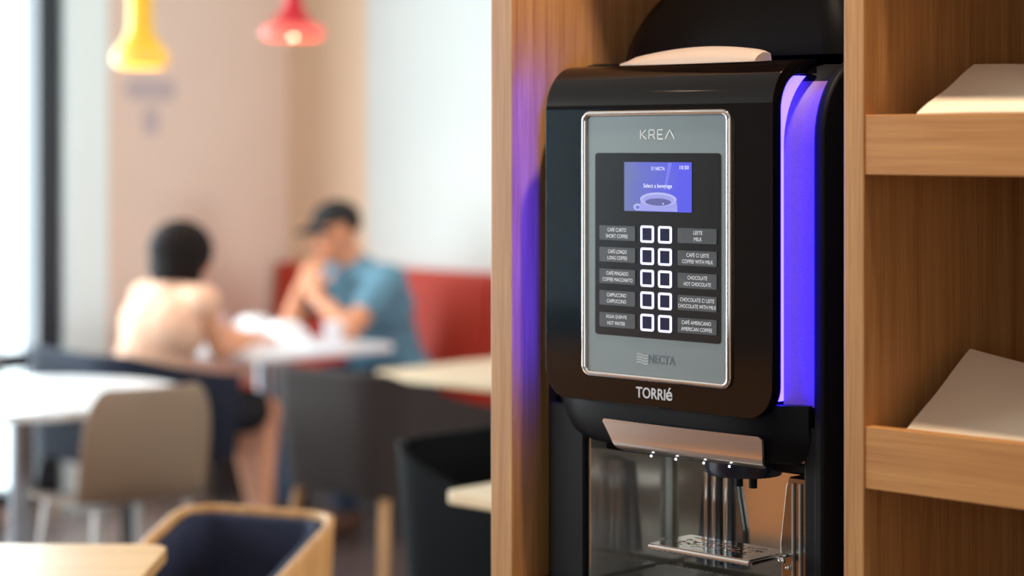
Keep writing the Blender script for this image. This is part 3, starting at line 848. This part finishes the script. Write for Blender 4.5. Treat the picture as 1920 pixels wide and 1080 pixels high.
# near armchair with bent oak rim, navy padding inside, faces the camera
bl = gl(-.695, 4.80); br = gl(-.385, 4.44)
mid = (bl+br)/2; dirb = (br-bl).normalized()
fx, fy = dirb.y, -dirb.x          # right-hand side of the back line, towards the camera
a1 = math.atan2(fy, fx) - PI/2
armchair((mid.x, mid.y, 0), a1 + math.radians(28), 'oak-rimmed armchair with navy padding, its open side to the near table', OAKC, NAVY, OAKC, w=.40, d=.45, hb=.70, ha=.575, zb=.42, r=.10, th=.020, seat_h=.455, flare=.015, slope=1.0)
# big dark upholstered armchair in the middle, seen from behind
armchair((-4.73, 4.08, 0), 0.0, 'dark taupe upholstered armchair with wooden legs, its back turned', GREYF, GREYF, OAKC, w=.58, d=.50, hb=.83, ha=.70, zb=.46, r=.15, th=.05, pad=False, seat_h=.52, flare=.045)
# black chair beside the shelf panel
armchair((-3.66, 3.62, 0), rzdir(1, 0.0), 'glossy black armchair partly hidden by the oak shelf panel', BLK, BLK, DKM, w=.58, d=.46, hb=.80, ha=.68, zb=.40, r=.14, th=.02, pad=False, seat_h=.45, flare=.03)
# woman's chair
WX, WY = -6.05, 4.44
armchair((-6.14, 4.13, 0), rzdir(.05, 1), 'dark navy armchair the woman sits on', DKBL, DKBL, DKM, w=.74, d=.50, hb=.79, ha=.70, zb=.40, r=.20, th=.03, pad=False, seat_h=.455, flare=.03)
# chair behind the round table, left edge
p = gl(-2.02, 7.42)
armchair((p.x, p.y, 0), rzdir(.45, -.9), 'dark brown armchair at the far side of the round white table', BRN, BRN, DKM, w=.60, d=.44, hb=.79, ha=.70, zb=.40, r=.16, th=.03, pad=False, seat_h=.46, flare=.03)
# taupe one-piece shell chair with pale legs
p = gl(-1.03, 5.98)
t = empty('shell_chair', (p.x, p.y, 0), rzdir(*(Vector((VW.x, VW.y))*.62 - Vector((RT.x, RT.y))*.55)), 'taupe plastic shell chair with its back turned, at the round white table', 'chair')
bm = BM(); rows = []
prof = [(.40, .455), (.36, .462), (.25, .456), (.12, .462), (.055, .475), (.022, .505), (.006, .55), (-.004, .62), (-.012, .70), (-.022, .78), (-.027, .812)]
for j, (y, z) in enumerate(prof):
    v = j/(len(prof)-1)
    w = .215 if j < 5 else .215
    if j == 0: w = .175
    if j == len(prof)-1: w = .155
    if j == len(prof)-2: w = .192
    r_ = []
    for i in range(13):
        u = -1 + 2*i/12
        wrap = .045*u*u
        if j >= 5: r_.append((u*w, y+wrap, z))
        else: r_.append((u*w, y, z+wrap*.5))
    rows.append(r_)
V = [[bm.verts.new(p_) for p_ in r_] for r_ in rows]
for A, B in zip(V, V[1:]):
    for i in range(12): bm.faces.new((A[i], A[i+1], B[i+1], B[i]))
sh = obj('shell', bm, TAUPE, t, smooth=True)
md = sh.modifiers.new('sub', 'SUBSURF'); md.levels = md.render_levels = 1
md = sh.modifiers.new('sol', 'SOLIDIFY'); md.thickness = .009; md.offset = 0
for sx, sy in ((-1, .06), (1, .06), (-1, .34), (1, .34)):
    obj('leg', tube(BM(), [(sx*.15, sy, .457), (sx*.20, .20 + (sy-.20)*1.35, 0)], [.013, .010], 12), PALEM, t, smooth=True, auto=50)
# ================================================================== PENDANT LAMPS
YEL = mat('yellow_lamp_enamel', (252, 200, 52), .35)
REDL = mat('red_lamp_enamel', (214, 22, 44), .35)
BULB = mat('lit_bulb', (255, 240, 220), .4, emit=(255, 196, 170), estr=2.5)
CORD = mat('lamp_cord', (200, 60, 60), .6)
def pendant(loc, prof, m, cordm, label, pw, bulb_z, band=None, bandm=None):
    t = empty('pendant_lamp', loc, 0, label, 'lamp')
    outer = prof; inner = [(r-.003, z) for r, z in prof[::-1] if r > .015]
    bm = BM(); n = 48
    rings = [[bm.verts.new((r*math.cos(2*PI*k/n), r*math.sin(2*PI*k/n), z)) for k in range(n)] for r, z in [(outer[-1][0]*.5, outer[-1][1])] + outer[::-1] + [(r-.003, z) for r, z in outer]]
    bm.faces.new(rings[0])
    for A, B in zip(rings, rings[1:]):
        for k in range(n): bm.faces.new((A[k], A[(k+1) % n], B[(k+1) % n], B[k]))
    obj('lamp_shade', bm, m, t, smooth=True, auto=60)
    if band:
        b2 = lathe(BM(), band + [(r-.003, z) for r, z in band[::-1]], n=48, cap=False)
        tag(obj('glowing_rim', b2, bandm, t, smooth=True, auto=60), 'paler glowing lower band of the shade')
    obj('bulb', ball(BM(), (0, 0, bulb_z), (.028, .028, .034), 12), BULB, t, smooth=True)
    zt = outer[-1][1]
    obj('cord', tube(BM(), [(0, 0, zt), (0, 0, H-loc[2]-.02)], .0035, 8), cordm, t, smooth=True)
    obj('ceiling_rose', lathe(BM(), [(.05, H-loc[2]-.03), (.05, H-loc[2])], n=24), m, t, smooth=True, auto=40)
    l = bpy.data.lights.new('lamp_glow', 'POINT'); l.energy = pw; l.color = (1, .78, .55); l.shadow_soft_size = .03
    lo = bpy.data.objects.new('lamp_glow', l); COL.objects.link(lo); lo.parent = t; lo.location = (0, 0, bulb_z-.035)
    return t
p = gl(-1.285, 7.2, 1.776)
pendant(p, [(.089, .056), (.060, .095), (.045, .118), (.042, .15), (.040, .285), (.032, .295)], YEL, mat('yellow_cord', (240, 190, 60), .6), 'yellow bell-shaped pendant lamp hanging at the left', 2, .05,
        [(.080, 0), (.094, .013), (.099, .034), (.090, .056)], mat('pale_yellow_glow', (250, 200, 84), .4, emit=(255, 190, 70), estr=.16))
p = gl(-.742, 7.05, 1.868)
pendant(p, [(.084, .046), (.060, .066), (.043, .088), (.031, .116), (.026, .16), (.025, .20)], REDL, CORD, 'red cone-shaped pendant lamp hanging above the cafe tables', 2, .035,
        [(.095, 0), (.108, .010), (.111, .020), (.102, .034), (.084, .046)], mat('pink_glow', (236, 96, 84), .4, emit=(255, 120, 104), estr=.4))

# ceiling downlights near the shelf (warm)
def downlight(x, y, pw, tx, ty, size=65):
    t = empty('ceiling_downlight', (x, y, H-.03), 0, None, None)
    obj('ring', lathe(BM(), [(.06, 0), (.06, .03), (.045, .03), (.045, .004)], n=32, cap=False), mat('white_ring', (230, 230, 228), .4), t, smooth=True, auto=40)
    obj('diffuser', lathe(BM(), [(.001, .012), (.045, .014)], n=32, cap=False), mat('lit_diffuser', (255, 235, 210), .5, emit=(255, 220, 180), estr=12), t)
    l = bpy.data.lights.new('downlight_beam', 'SPOT'); l.energy = pw; l.color = (1.0, .84, .66); l.spot_size = math.radians(size); l.spot_blend = .6; l.shadow_soft_size = .05
    o = bpy.data.objects.new('downlight_beam', l); COL.objects.link(o); o.parent = t; o.location = (0, 0, -.01)
    d = Vector((tx-x, ty-y, -1.5)); o.rotation_euler = d.to_track_quat('-Z', 'Y').to_euler()
    return t
for k, (x, y, pw, tx, ty, lab) in enumerate([(-1.42, 2.02, 100, -1.65, 2.2, 'round ceiling downlight in front of the oak shelves'), (-3.4, .9, 20, -3.9, -.2, 'round ceiling downlight added to light the unseen sideboard'), (-5.9, 4.9, 35, -6.1, 5.2, 'round ceiling downlight above the seated people')]):  # the second one is added only to light the unseen sideboard
    d = downlight(x, y, pw, tx, ty, 100 if k == 0 else 65); tag(d, lab, 'lamp')

# ================================================================== PEOPLE
SKIN = mat('tanned_skin', (206, 140, 104), .55, noise=.05, nscale=20)
SKIN2 = mat('light_tan_skin', (214, 150, 116), .55, noise=.05, nscale=20)
SHIRT = mat('blue_grey_tshirt', (92, 134, 156), .85, noise=.08, nscale=30)
JEANS = mat('dark_blue_jeans', (34, 48, 70), .85, noise=.1, nscale=60)
CAP = mat('black_cap_cloth', (16, 16, 18), .8)
HAIR = mat('very_dark_hair', (20, 12, 12), .75, spec=.2, noise=.2, nscale=60)
PEACH = mat('peach_top_cloth', (236, 188, 160), .8, noise=.05, nscale=30)
SKIRT = mat('black_skirt_cloth', (16, 16, 24), .8)
SHOE = mat('brown_shoe_leather', (92, 60, 44), .5)
EYE = mat('dark_eye', (24, 18, 16), .2)
EYEW = mat('eye_white', (235, 230, 226), .3)
LIP = mat('lip_skin', (170, 90, 80), .5)
def remesh(o, v, sm=4):
    m = o.modifiers.new('merge', 'REMESH'); m.mode = 'VOXEL'; m.voxel_size = v; m.use_smooth_shade = True
    m = o.modifiers.new('soften', 'SMOOTH'); m.factor = .5; m.iterations = sm
    return o
def hand(bm, wrist, d, palm_n, curl=.5, side=1):
    """palm and five bent fingers; d = direction from wrist to knuckles, palm_n = way the palm faces"""
    d = Vector(d).normalized(); n = Vector(palm_n); n = (n - d*n.dot(d)).normalized(); s = d.cross(n)*side
    w = Vector(wrist)
    for k in range(4):
        off = (-.027 + .018*k)
        limb(bm, w + d*.015 + s*off*.6, w + d*.085 + s*off, .013, .0105, 10)
    lens = [.062, .074, .070, .054]
    for k in range(4):
        off = (-.028 + .0187*k)
        p0 = w + d*.088 + s*off; dd = d.copy(); L_ = lens[k]
        for j, fr in enumerate((.45, .32, .23)):
            ang = curl*(.5 + .35*j)
            dd = (dd*math.cos(ang) + n*math.sin(ang)).normalized()
            p1 = p0 + dd*L_*fr; limb(bm, p0, p1, .0095-.0008*j, .0088-.0008*j, 10); p0 = p1
    b0 = w + d*.02 - s*.026; b1 = b0 + (d*.55 - s*.75 + n*.25).normalized()*.042; b2 = b1 + (d*.85 - s*.3 + n*.35).normalized()*.036
    b3 = b2 + (d*.95 + n*.3).normalized()*.026
    limb(bm, b0, b1, .015, .0118, 10); limb(bm, b1, b2, .0118, .010, 10); limb(bm, b2, b3, .010, .0085, 10)
def head(bm, c, rot, k=1.0):
    """skull, face, nose, ears, chin; the head looks along local -y"""
    def T(v): return Vector(c) + rot @ (Vector(v)*k)
    ball(bm, T((0, .012, .035)), (.077*k, .094*k, .088*k), 14, rot)
    ball(bm, T((0, -.022, -.025)), (.060*k, .066*k, .082*k), 12, rot)
    ball(bm, T((0, -.052, -.088)), (.026*k, .024*k, .022*k), 8, rot)      # chin
    limb(bm, T((0, -.088, .012)), T((0, -.106, -.022)), .008*k, .0135*k, 8)  # nose
    limb(bm, T((-.02, -.086, .030)), T((.02, -.086, .030)), .010*k, .010*k, 8)
    for s in (-1, 1):
        ball(bm, T((s*.036, -.070, -.016)), (.020*k, .018*k, .022*k), 8, rot)
        ball(bm, T((s*.079, .006, -.004)), (.009*k, .020*k, .031*k), 8, rot)
    limb(bm, T((-.018, -.086, -.052)), T((.018, -.086, -.052)), .009*k, .009*k, 8)
def face(parent, c, rot, k=1.0):
    def T(v): return Vector(c) + rot @ (Vector(v)*k)
    for s in (-1, 1):
        e = obj('eye', ball(BM(), T((s*.031, -.078, .008)), (.013*k, .010*k, .008*k), 8, rot), EYEW, parent, world=True, smooth=True)
        e2 = BM(); ball(e2, T((s*.031, -.0865, .008)), (.006*k, .004*k, .006*k), 8, rot)
        obj('iris', e2, EYE, parent, world=True, smooth=True)
        obj('eyebrow', limb(BM(), T((s*.016, -.090, .030)), T((s*.046, -.078, .032)), .004*k, .003*k, 6), HAIR, parent, world=True, smooth=True)
    bm = BM(); limb(bm, T((-.020, -.091, -.050)), T((.020, -.091, -.050)), .0055*k, .0055*k, 8)
    obj('mouth', bm, LIP, parent, world=True, smooth=True)

# ---- man on the bench, elbows on the table, hands before his mouth
MX = -6.21
man = empty('person', (MX, 5.70, 0), 0, 'person in blue-grey t-shirt and black cap on the red bench, hands at the face', 'person')
pel = Vector((MX+.03, 5.74, .56)); chest = Vector((MX+.01, 5.63, .86)); sh_ = Vector((MX, 5.58, .985)); neck = Vector((MX-.02, 5.545, 1.055)); hd = Vector((MX-.04, 5.49, 1.155))
hrot = Euler((math.radians(10), 0, math.radians(-18))).to_matrix()
sL, sR = sh_ + Vector((.185, -.005, -.02)), sh_ + Vector((-.185, -.005, -.02))
eL, eR = Vector((MX+.19, 5.36, .797)), Vector((MX-.14, 5.34, .797))
wL, wR = Vector((MX-.03, 5.355, .93)), Vector((MX-.09, 5.35, .935))
hL, hR = pel + Vector((.09, 0, 0)), pel + Vector((-.09, 0, 0))
kL, kR = Vector((MX+.14, 5.30, .53)), Vector((MX-.12, 5.30, .53))
aL, aR = Vector((MX+.15, 5.38, .09)), Vector((MX-.12, 5.34, .09))
bm = BM()
limb(bm, pel - Vector((.06, 0, 0)), pel + Vector((.06, 0, 0)), .125, .125); limb(bm, pel, chest, .13, .145)
limb(bm, chest - Vector((.05, 0, 0)), chest + Vector((.05, 0, 0)), .13, .13); limb(bm, sL, sR, .062, .062); limb(bm, chest, sh_, .13, .08)
limb(bm, sh_, neck, .06, .054); limb(bm, neck, hd + Vector((0, .02, -.03)), .054, .054)
for s_, e_, w_ in ((sL, eL, wL), (sR, eR, wR)):
    limb(bm, s_, e_, .055, .043); limb(bm, e_, w_, .043, .029)
for h_, k__, a_ in ((hL, kL, aL), (hR, kR, aR)):
    limb(bm, h_, k__, .085, .060); limb(bm, k__, a_, .056, .038)
    limb(bm, a_ + Vector((0, .02, -.03)), a_ + Vector((0, -.16, -.055)), .036, .028)
head(bm, hd, hrot)
hand(bm, wL, (-.1, .3, 1), (-.3, .9, -.1), .75, 1)
hand(bm, wR, (.1, .3, 1), (.3, .9, -.1), .75, -1)
body = remesh(obj('body', bm, SKIN, man, world=True, smooth=True), .0075, 3)
face(body, hd, hrot)
bm = BM()
limb(bm, pel - Vector((.06, 0, 0)), pel + Vector((.06, 0, 0)), .140, .140); limb(bm, pel, chest, .146, .160)
limb(bm, chest - Vector((.055, 0, 0)), chest + Vector((.055, 0, 0)), .146, .146); limb(bm, sL, sR, .076, .076); limb(bm, chest, sh_, .146, .088)
for s_, e_ in ((sL, eL), (sR, eR)): limb(bm, s_, s_ + (e_-s_)*.50, .070, .069)
remesh(obj('t_shirt', bm, SHIRT, man, world=True, smooth=True), .009, 3)
bm = BM()
limb(bm, pel - Vector((.07, 0, .03)), pel + Vector((.07, 0, -.03)), .138, .138)
for h_, k__, a_ in ((hL, kL, aL), (hR, kR, aR)):
    limb(bm, h_, k__, .098, .074); limb(bm, k__, a_ + Vector((0, 0, .03)), .070, .055)
remesh(obj('jeans', bm, JEANS, man, world=True, smooth=True), .010, 2)
for a_ in (aL, aR):
    bm = BM(); limb(bm, a_ + Vector((0, .03, -.04)), a_ + Vector((0, -.17, -.05)), .048, .040)
    for v in bm.verts: v.co.z = max(v.co.z, .001)
    obj('shoe', bm, SHOE, man, world=True, smooth=True)
# cap: crown plus brim
bm = BM()
def TM(v): return hd + hrot @ Vector(v)
n = 28; rings = []
for k in range(8):
    a = k/7*PI/2*.985
    rings.append([bm.verts.new(TM((.088*math.cos(a)*math.cos(2*PI*i/n), .012 + .104*math.cos(a)*math.sin(2*PI*i/n), .048 + .085*math.sin(a)))) for i in range(n)])
for A, B in zip(rings, rings[1:]):
    for i in range(n): bm.faces.new((A[i], A[(i+1) % n], B[(i+1) % n], B[i]))
bm.faces.new(rings[-1]); bm.faces.new(rings[0][::-1])
cap = obj('cap', bm, CAP, man, world=True, smooth=True, auto=50)
bm = BM(); top = []; 
outl = []
for i in range(17):
    a = PI + PI*i/16; outl.append((.080*math.cos(a), -.045 + .125*math.sin(a)))
for i in range(17):
    a = 2*PI - PI*i/16; outl.append((.080*math.cos(a), -.040 + .050*math.sin(a)))
A = [bm.verts.new(TM((x, y, .062 - 5*x*x + .22*(y+.05)))) for x, y in outl]; B = [bm.verts.new(TM((x, y, .055 - 5*x*x + .22*(y+.05)))) for x, y in outl]
N = len(A)
for i in range(16):
    j = N-1-i
    bm.faces.new((A[i], A[i+1], A[j-1], A[j])); bm.faces.new((B[i], B[j], B[j-1], B[i+1]))
for i in range(N): bm.faces.new((A[i], B[i], B[(i+1) % N], A[(i+1) % N]))
obj('brim', bm, CAP, cap, world=True, smooth=True, auto=50)
bm = BM()
ball(bm, TM((0, .036, .030)), (.081, .078, .052), 10, hrot)
remesh(obj('hair', bm, HAIR, man, world=True, smooth=True), .01, 1)

# ---- woman opposite, seen from behind
wom = empty('person', (WX, WY, 0), 0, 'person with dark bobbed hair, peach top and black skirt, seated with back to the camera', 'person')
pel = Vector((WX-.03, WY-.02, .565)); chest = Vector((WX+.02, WY+.05, .86)); sh_ = Vector((WX+.01, WY+.10, .975)); neck = Vector((WX+.0, WY+.13, 1.04)); hd = Vector((WX-.0, WY+.155, 1.095))
hrot = Euler((math.radians(8), 0, math.radians(180-12))).to_matrix()
sL, sR = sh_ + Vector((-.165, 0, -.025)), sh_ + Vector((.165, 0, -.025))
eL, eR = Vector((WX-.24, WY+.28, .80)), Vector((WX+.195, WY+.16, .775))
wL, wR = Vector((WX-.12, WY+.48, .80)), Vector((WX+.10, WY+.38, .797))
hL, hR = pel + Vector((-.08, 0, 0)), pel + Vector((.08, 0, 0))
kL, kR = Vector((WX-.05, WY+.44, .54)), Vector((WX+.16, WY+.40, .54))
aL, aR = Vector((WX-.02, WY+.52, .09)), Vector((WX+.20, WY+.34, .09))
bm = BM()
limb(bm, pel - Vector((.07, 0, 0)), pel + Vector((.07, 0, 0)), .125, .125); limb(bm, pel, chest, .115, .112)
limb(bm, chest - Vector((.05, 0, 0)), chest + Vector((.05, 0, 0)), .105, .105); limb(bm, sL, sR, .052, .052); limb(bm, chest, sh_, .11, .065)
limb(bm, sh_, neck, .05, .046); limb(bm, neck, hd + Vector((0, -.02, -.03)), .046, .046)
for s_, e_, w_ in ((sL, eL, wL), (sR, eR, wR)):
    limb(bm, s_, e_, .048, .037); limb(bm, e_, w_, .037, .025)
for h_, k__, a_ in ((hL, kL, aL), (hR, kR, aR)):
    limb(bm, h_, k__, .085, .056); limb(bm, k__, a_, .053, .034)
    limb(bm, a_ + Vector((0, -.02, -.03)), a_ + Vector((0, .15, -.058)), .032, .025)
head(bm, hd, hrot, .95)
hand(bm, wL, (.5, .8, -.05), (0, 0, -1), .25, 1)
hand(bm, wR, (-.3, .9, -.05), (0, 0, -1), .25, -1)
body = remesh(obj('body', bm, SKIN2, wom, world=True, smooth=True), .0075, 3)
face(body, hd, hrot, .95)
bm = BM()
limb(bm, pel - Vector((.07, 0, 0)), pel + Vector((.07, 0, 0)), .142, .142); limb(bm, pel, chest, .150, .136)
limb(bm, chest - Vector((.07, 0, 0)), chest + Vector((.06, 0, 0)), .122, .122); limb(bm, sL, sR, .064, .064); limb(bm, chest, sh_, .125, .076)
remesh(obj('top', bm, PEACH, wom, world=True, smooth=True), .009, 3)
bm = BM()
limb(bm, pel - Vector((.08, 0, .03)), pel + Vector((.08, 0, -.03)), .143, .143)
for h_, k__ in ((hL, kL), (hR, kR)): limb(bm, h_, h_ + (k__-h_)*.85, .105, .082)
remesh(obj('skirt', bm, SKIRT, wom, world=True, smooth=True), .010, 2)
for a_ in (aL, aR):
    bm = BM(); limb(bm, a_ + Vector((0, -.03, -.045)), a_ + Vector((0, .16, -.055)), .042, .036)
    for v in bm.verts: v.co.z = max(v.co.z, .001)
    obj('shoe', bm, SHOE, wom, world=True, smooth=True)
bm = BM()
def TW(v): return hd + hrot @ Vector(v)
ball(bm, TW((0, .022, .030)), (.112, .120, .112), 14, hrot)
ball(bm, TW((0, .045, -.035)), (.108, .085, .085), 12, hrot)
for s in (-1, 1): limb(bm, TW((s*.088, 0, .0)), TW((s*.085, -.01, -.085)), .030, .024)
remesh(obj('hair', bm, HAIR, wom, world=True, smooth=True), .010, 3)

# ================================================================== THINGS ON THE TABLE
CUPM = mat('white_paper_cup', (236, 232, 238), .5)
def cup(x, y, z, label, m, k=1.0, nm='paper_cup'):
    t = empty(nm, (x, y, z), 0, label, 'cup')
    n = 28; pr = [(.026*k, 0), (.029*k, .004*k), (.040*k, .088*k), (.037*k, .088*k), (.026*k, .008*k)]
    obj('cup_wall', lathe(BM(), pr, n=n), m, t, smooth=True, auto=50)
    obj('drink', lathe(BM(), [(.034*k, .07*k), (.0345*k, .074*k)], n=n), mat('coffee_liquid', (70, 40, 24), .2), t)
ZT = .75
cup(-6.42, 5.02, ZT, 'pinkish white cup on the white table close to the woman', mat('pinkish_cup', (226, 206, 218), .5))
cup(-5.93, 5.20, ZT, 'white paper cup on the white table before the man', CUPM)
def flat(name, x, y, z, sx, sy, rz, label, cat, m, h=.0025, pile=1):
    t = BM()
    for k in range(pile):
        b2 = BM()
        prism(t, [(a + random.uniform(-.002, .002), b_ ) for a, b_ in ((-sx/2, -sy/2), (sx/2, -sy/2), (sx/2, sy/2), (-sx/2, sy/2))], k*h*1.05, k*h*1.05+h, axis='Z'); b2.free()
    o = obj(name, t, m); o.location = (x, y, z); o.rotation_euler = (0, 0, rz); tag(o, label, cat)
    return o
PW = mat('white_paper', (240, 242, 248), .7)
flat('paper_stack', -6.0, 4.87, ZT, .29, .20, .2, 'white papers spread at the near corner of the white table', 'paper', PW, .003, 3)
def bag(x, y, sx, sy, h, rz, label, seed):
    b = BM(); bmesh.ops.create_cube(b, size=1.0); bmesh.ops.subdivide_edges(b, edges=b.edges, cuts=7, use_grid_fill=True)
    rnd = random.Random(seed)
    for v in b.verts:
        z = v.co.z + .5; k = 1 - .35*z*z
        v.co.x = v.co.x*sx*k + rnd.uniform(-.006, .006)*z; v.co.y = v.co.y*sy*k + rnd.uniform(-.006, .006)*z
        v.co.z = max(0, z*h*(1 - .3*abs(v.co.x)/sx) + rnd.uniform(-.008, .008)*z)
    o = obj('paper_bag', b, PW, smooth=True); o.location = (x, y, ZT); o.rotation_euler = (0, 0, rz); tag(o, label, 'bag')
bag(-6.33, 5.14, .15, .12, .09, .4, 'crumpled white paper bag on the white table beside the woman', 1)
bag(-6.09, 5.10, .18, .12, .085, -.2, 'crumpled white paper bag in the middle of the white table', 2)
flat('magazine', -5.93, 5.07, ZT, .20, .14, .1, 'pale folded magazine near the right side of the white table', 'magazine', mat('pale_magazine', (226, 232, 244), .5), .004, 2)
# bag on the floor under the round table
p = gl(-1.60, 6.75)
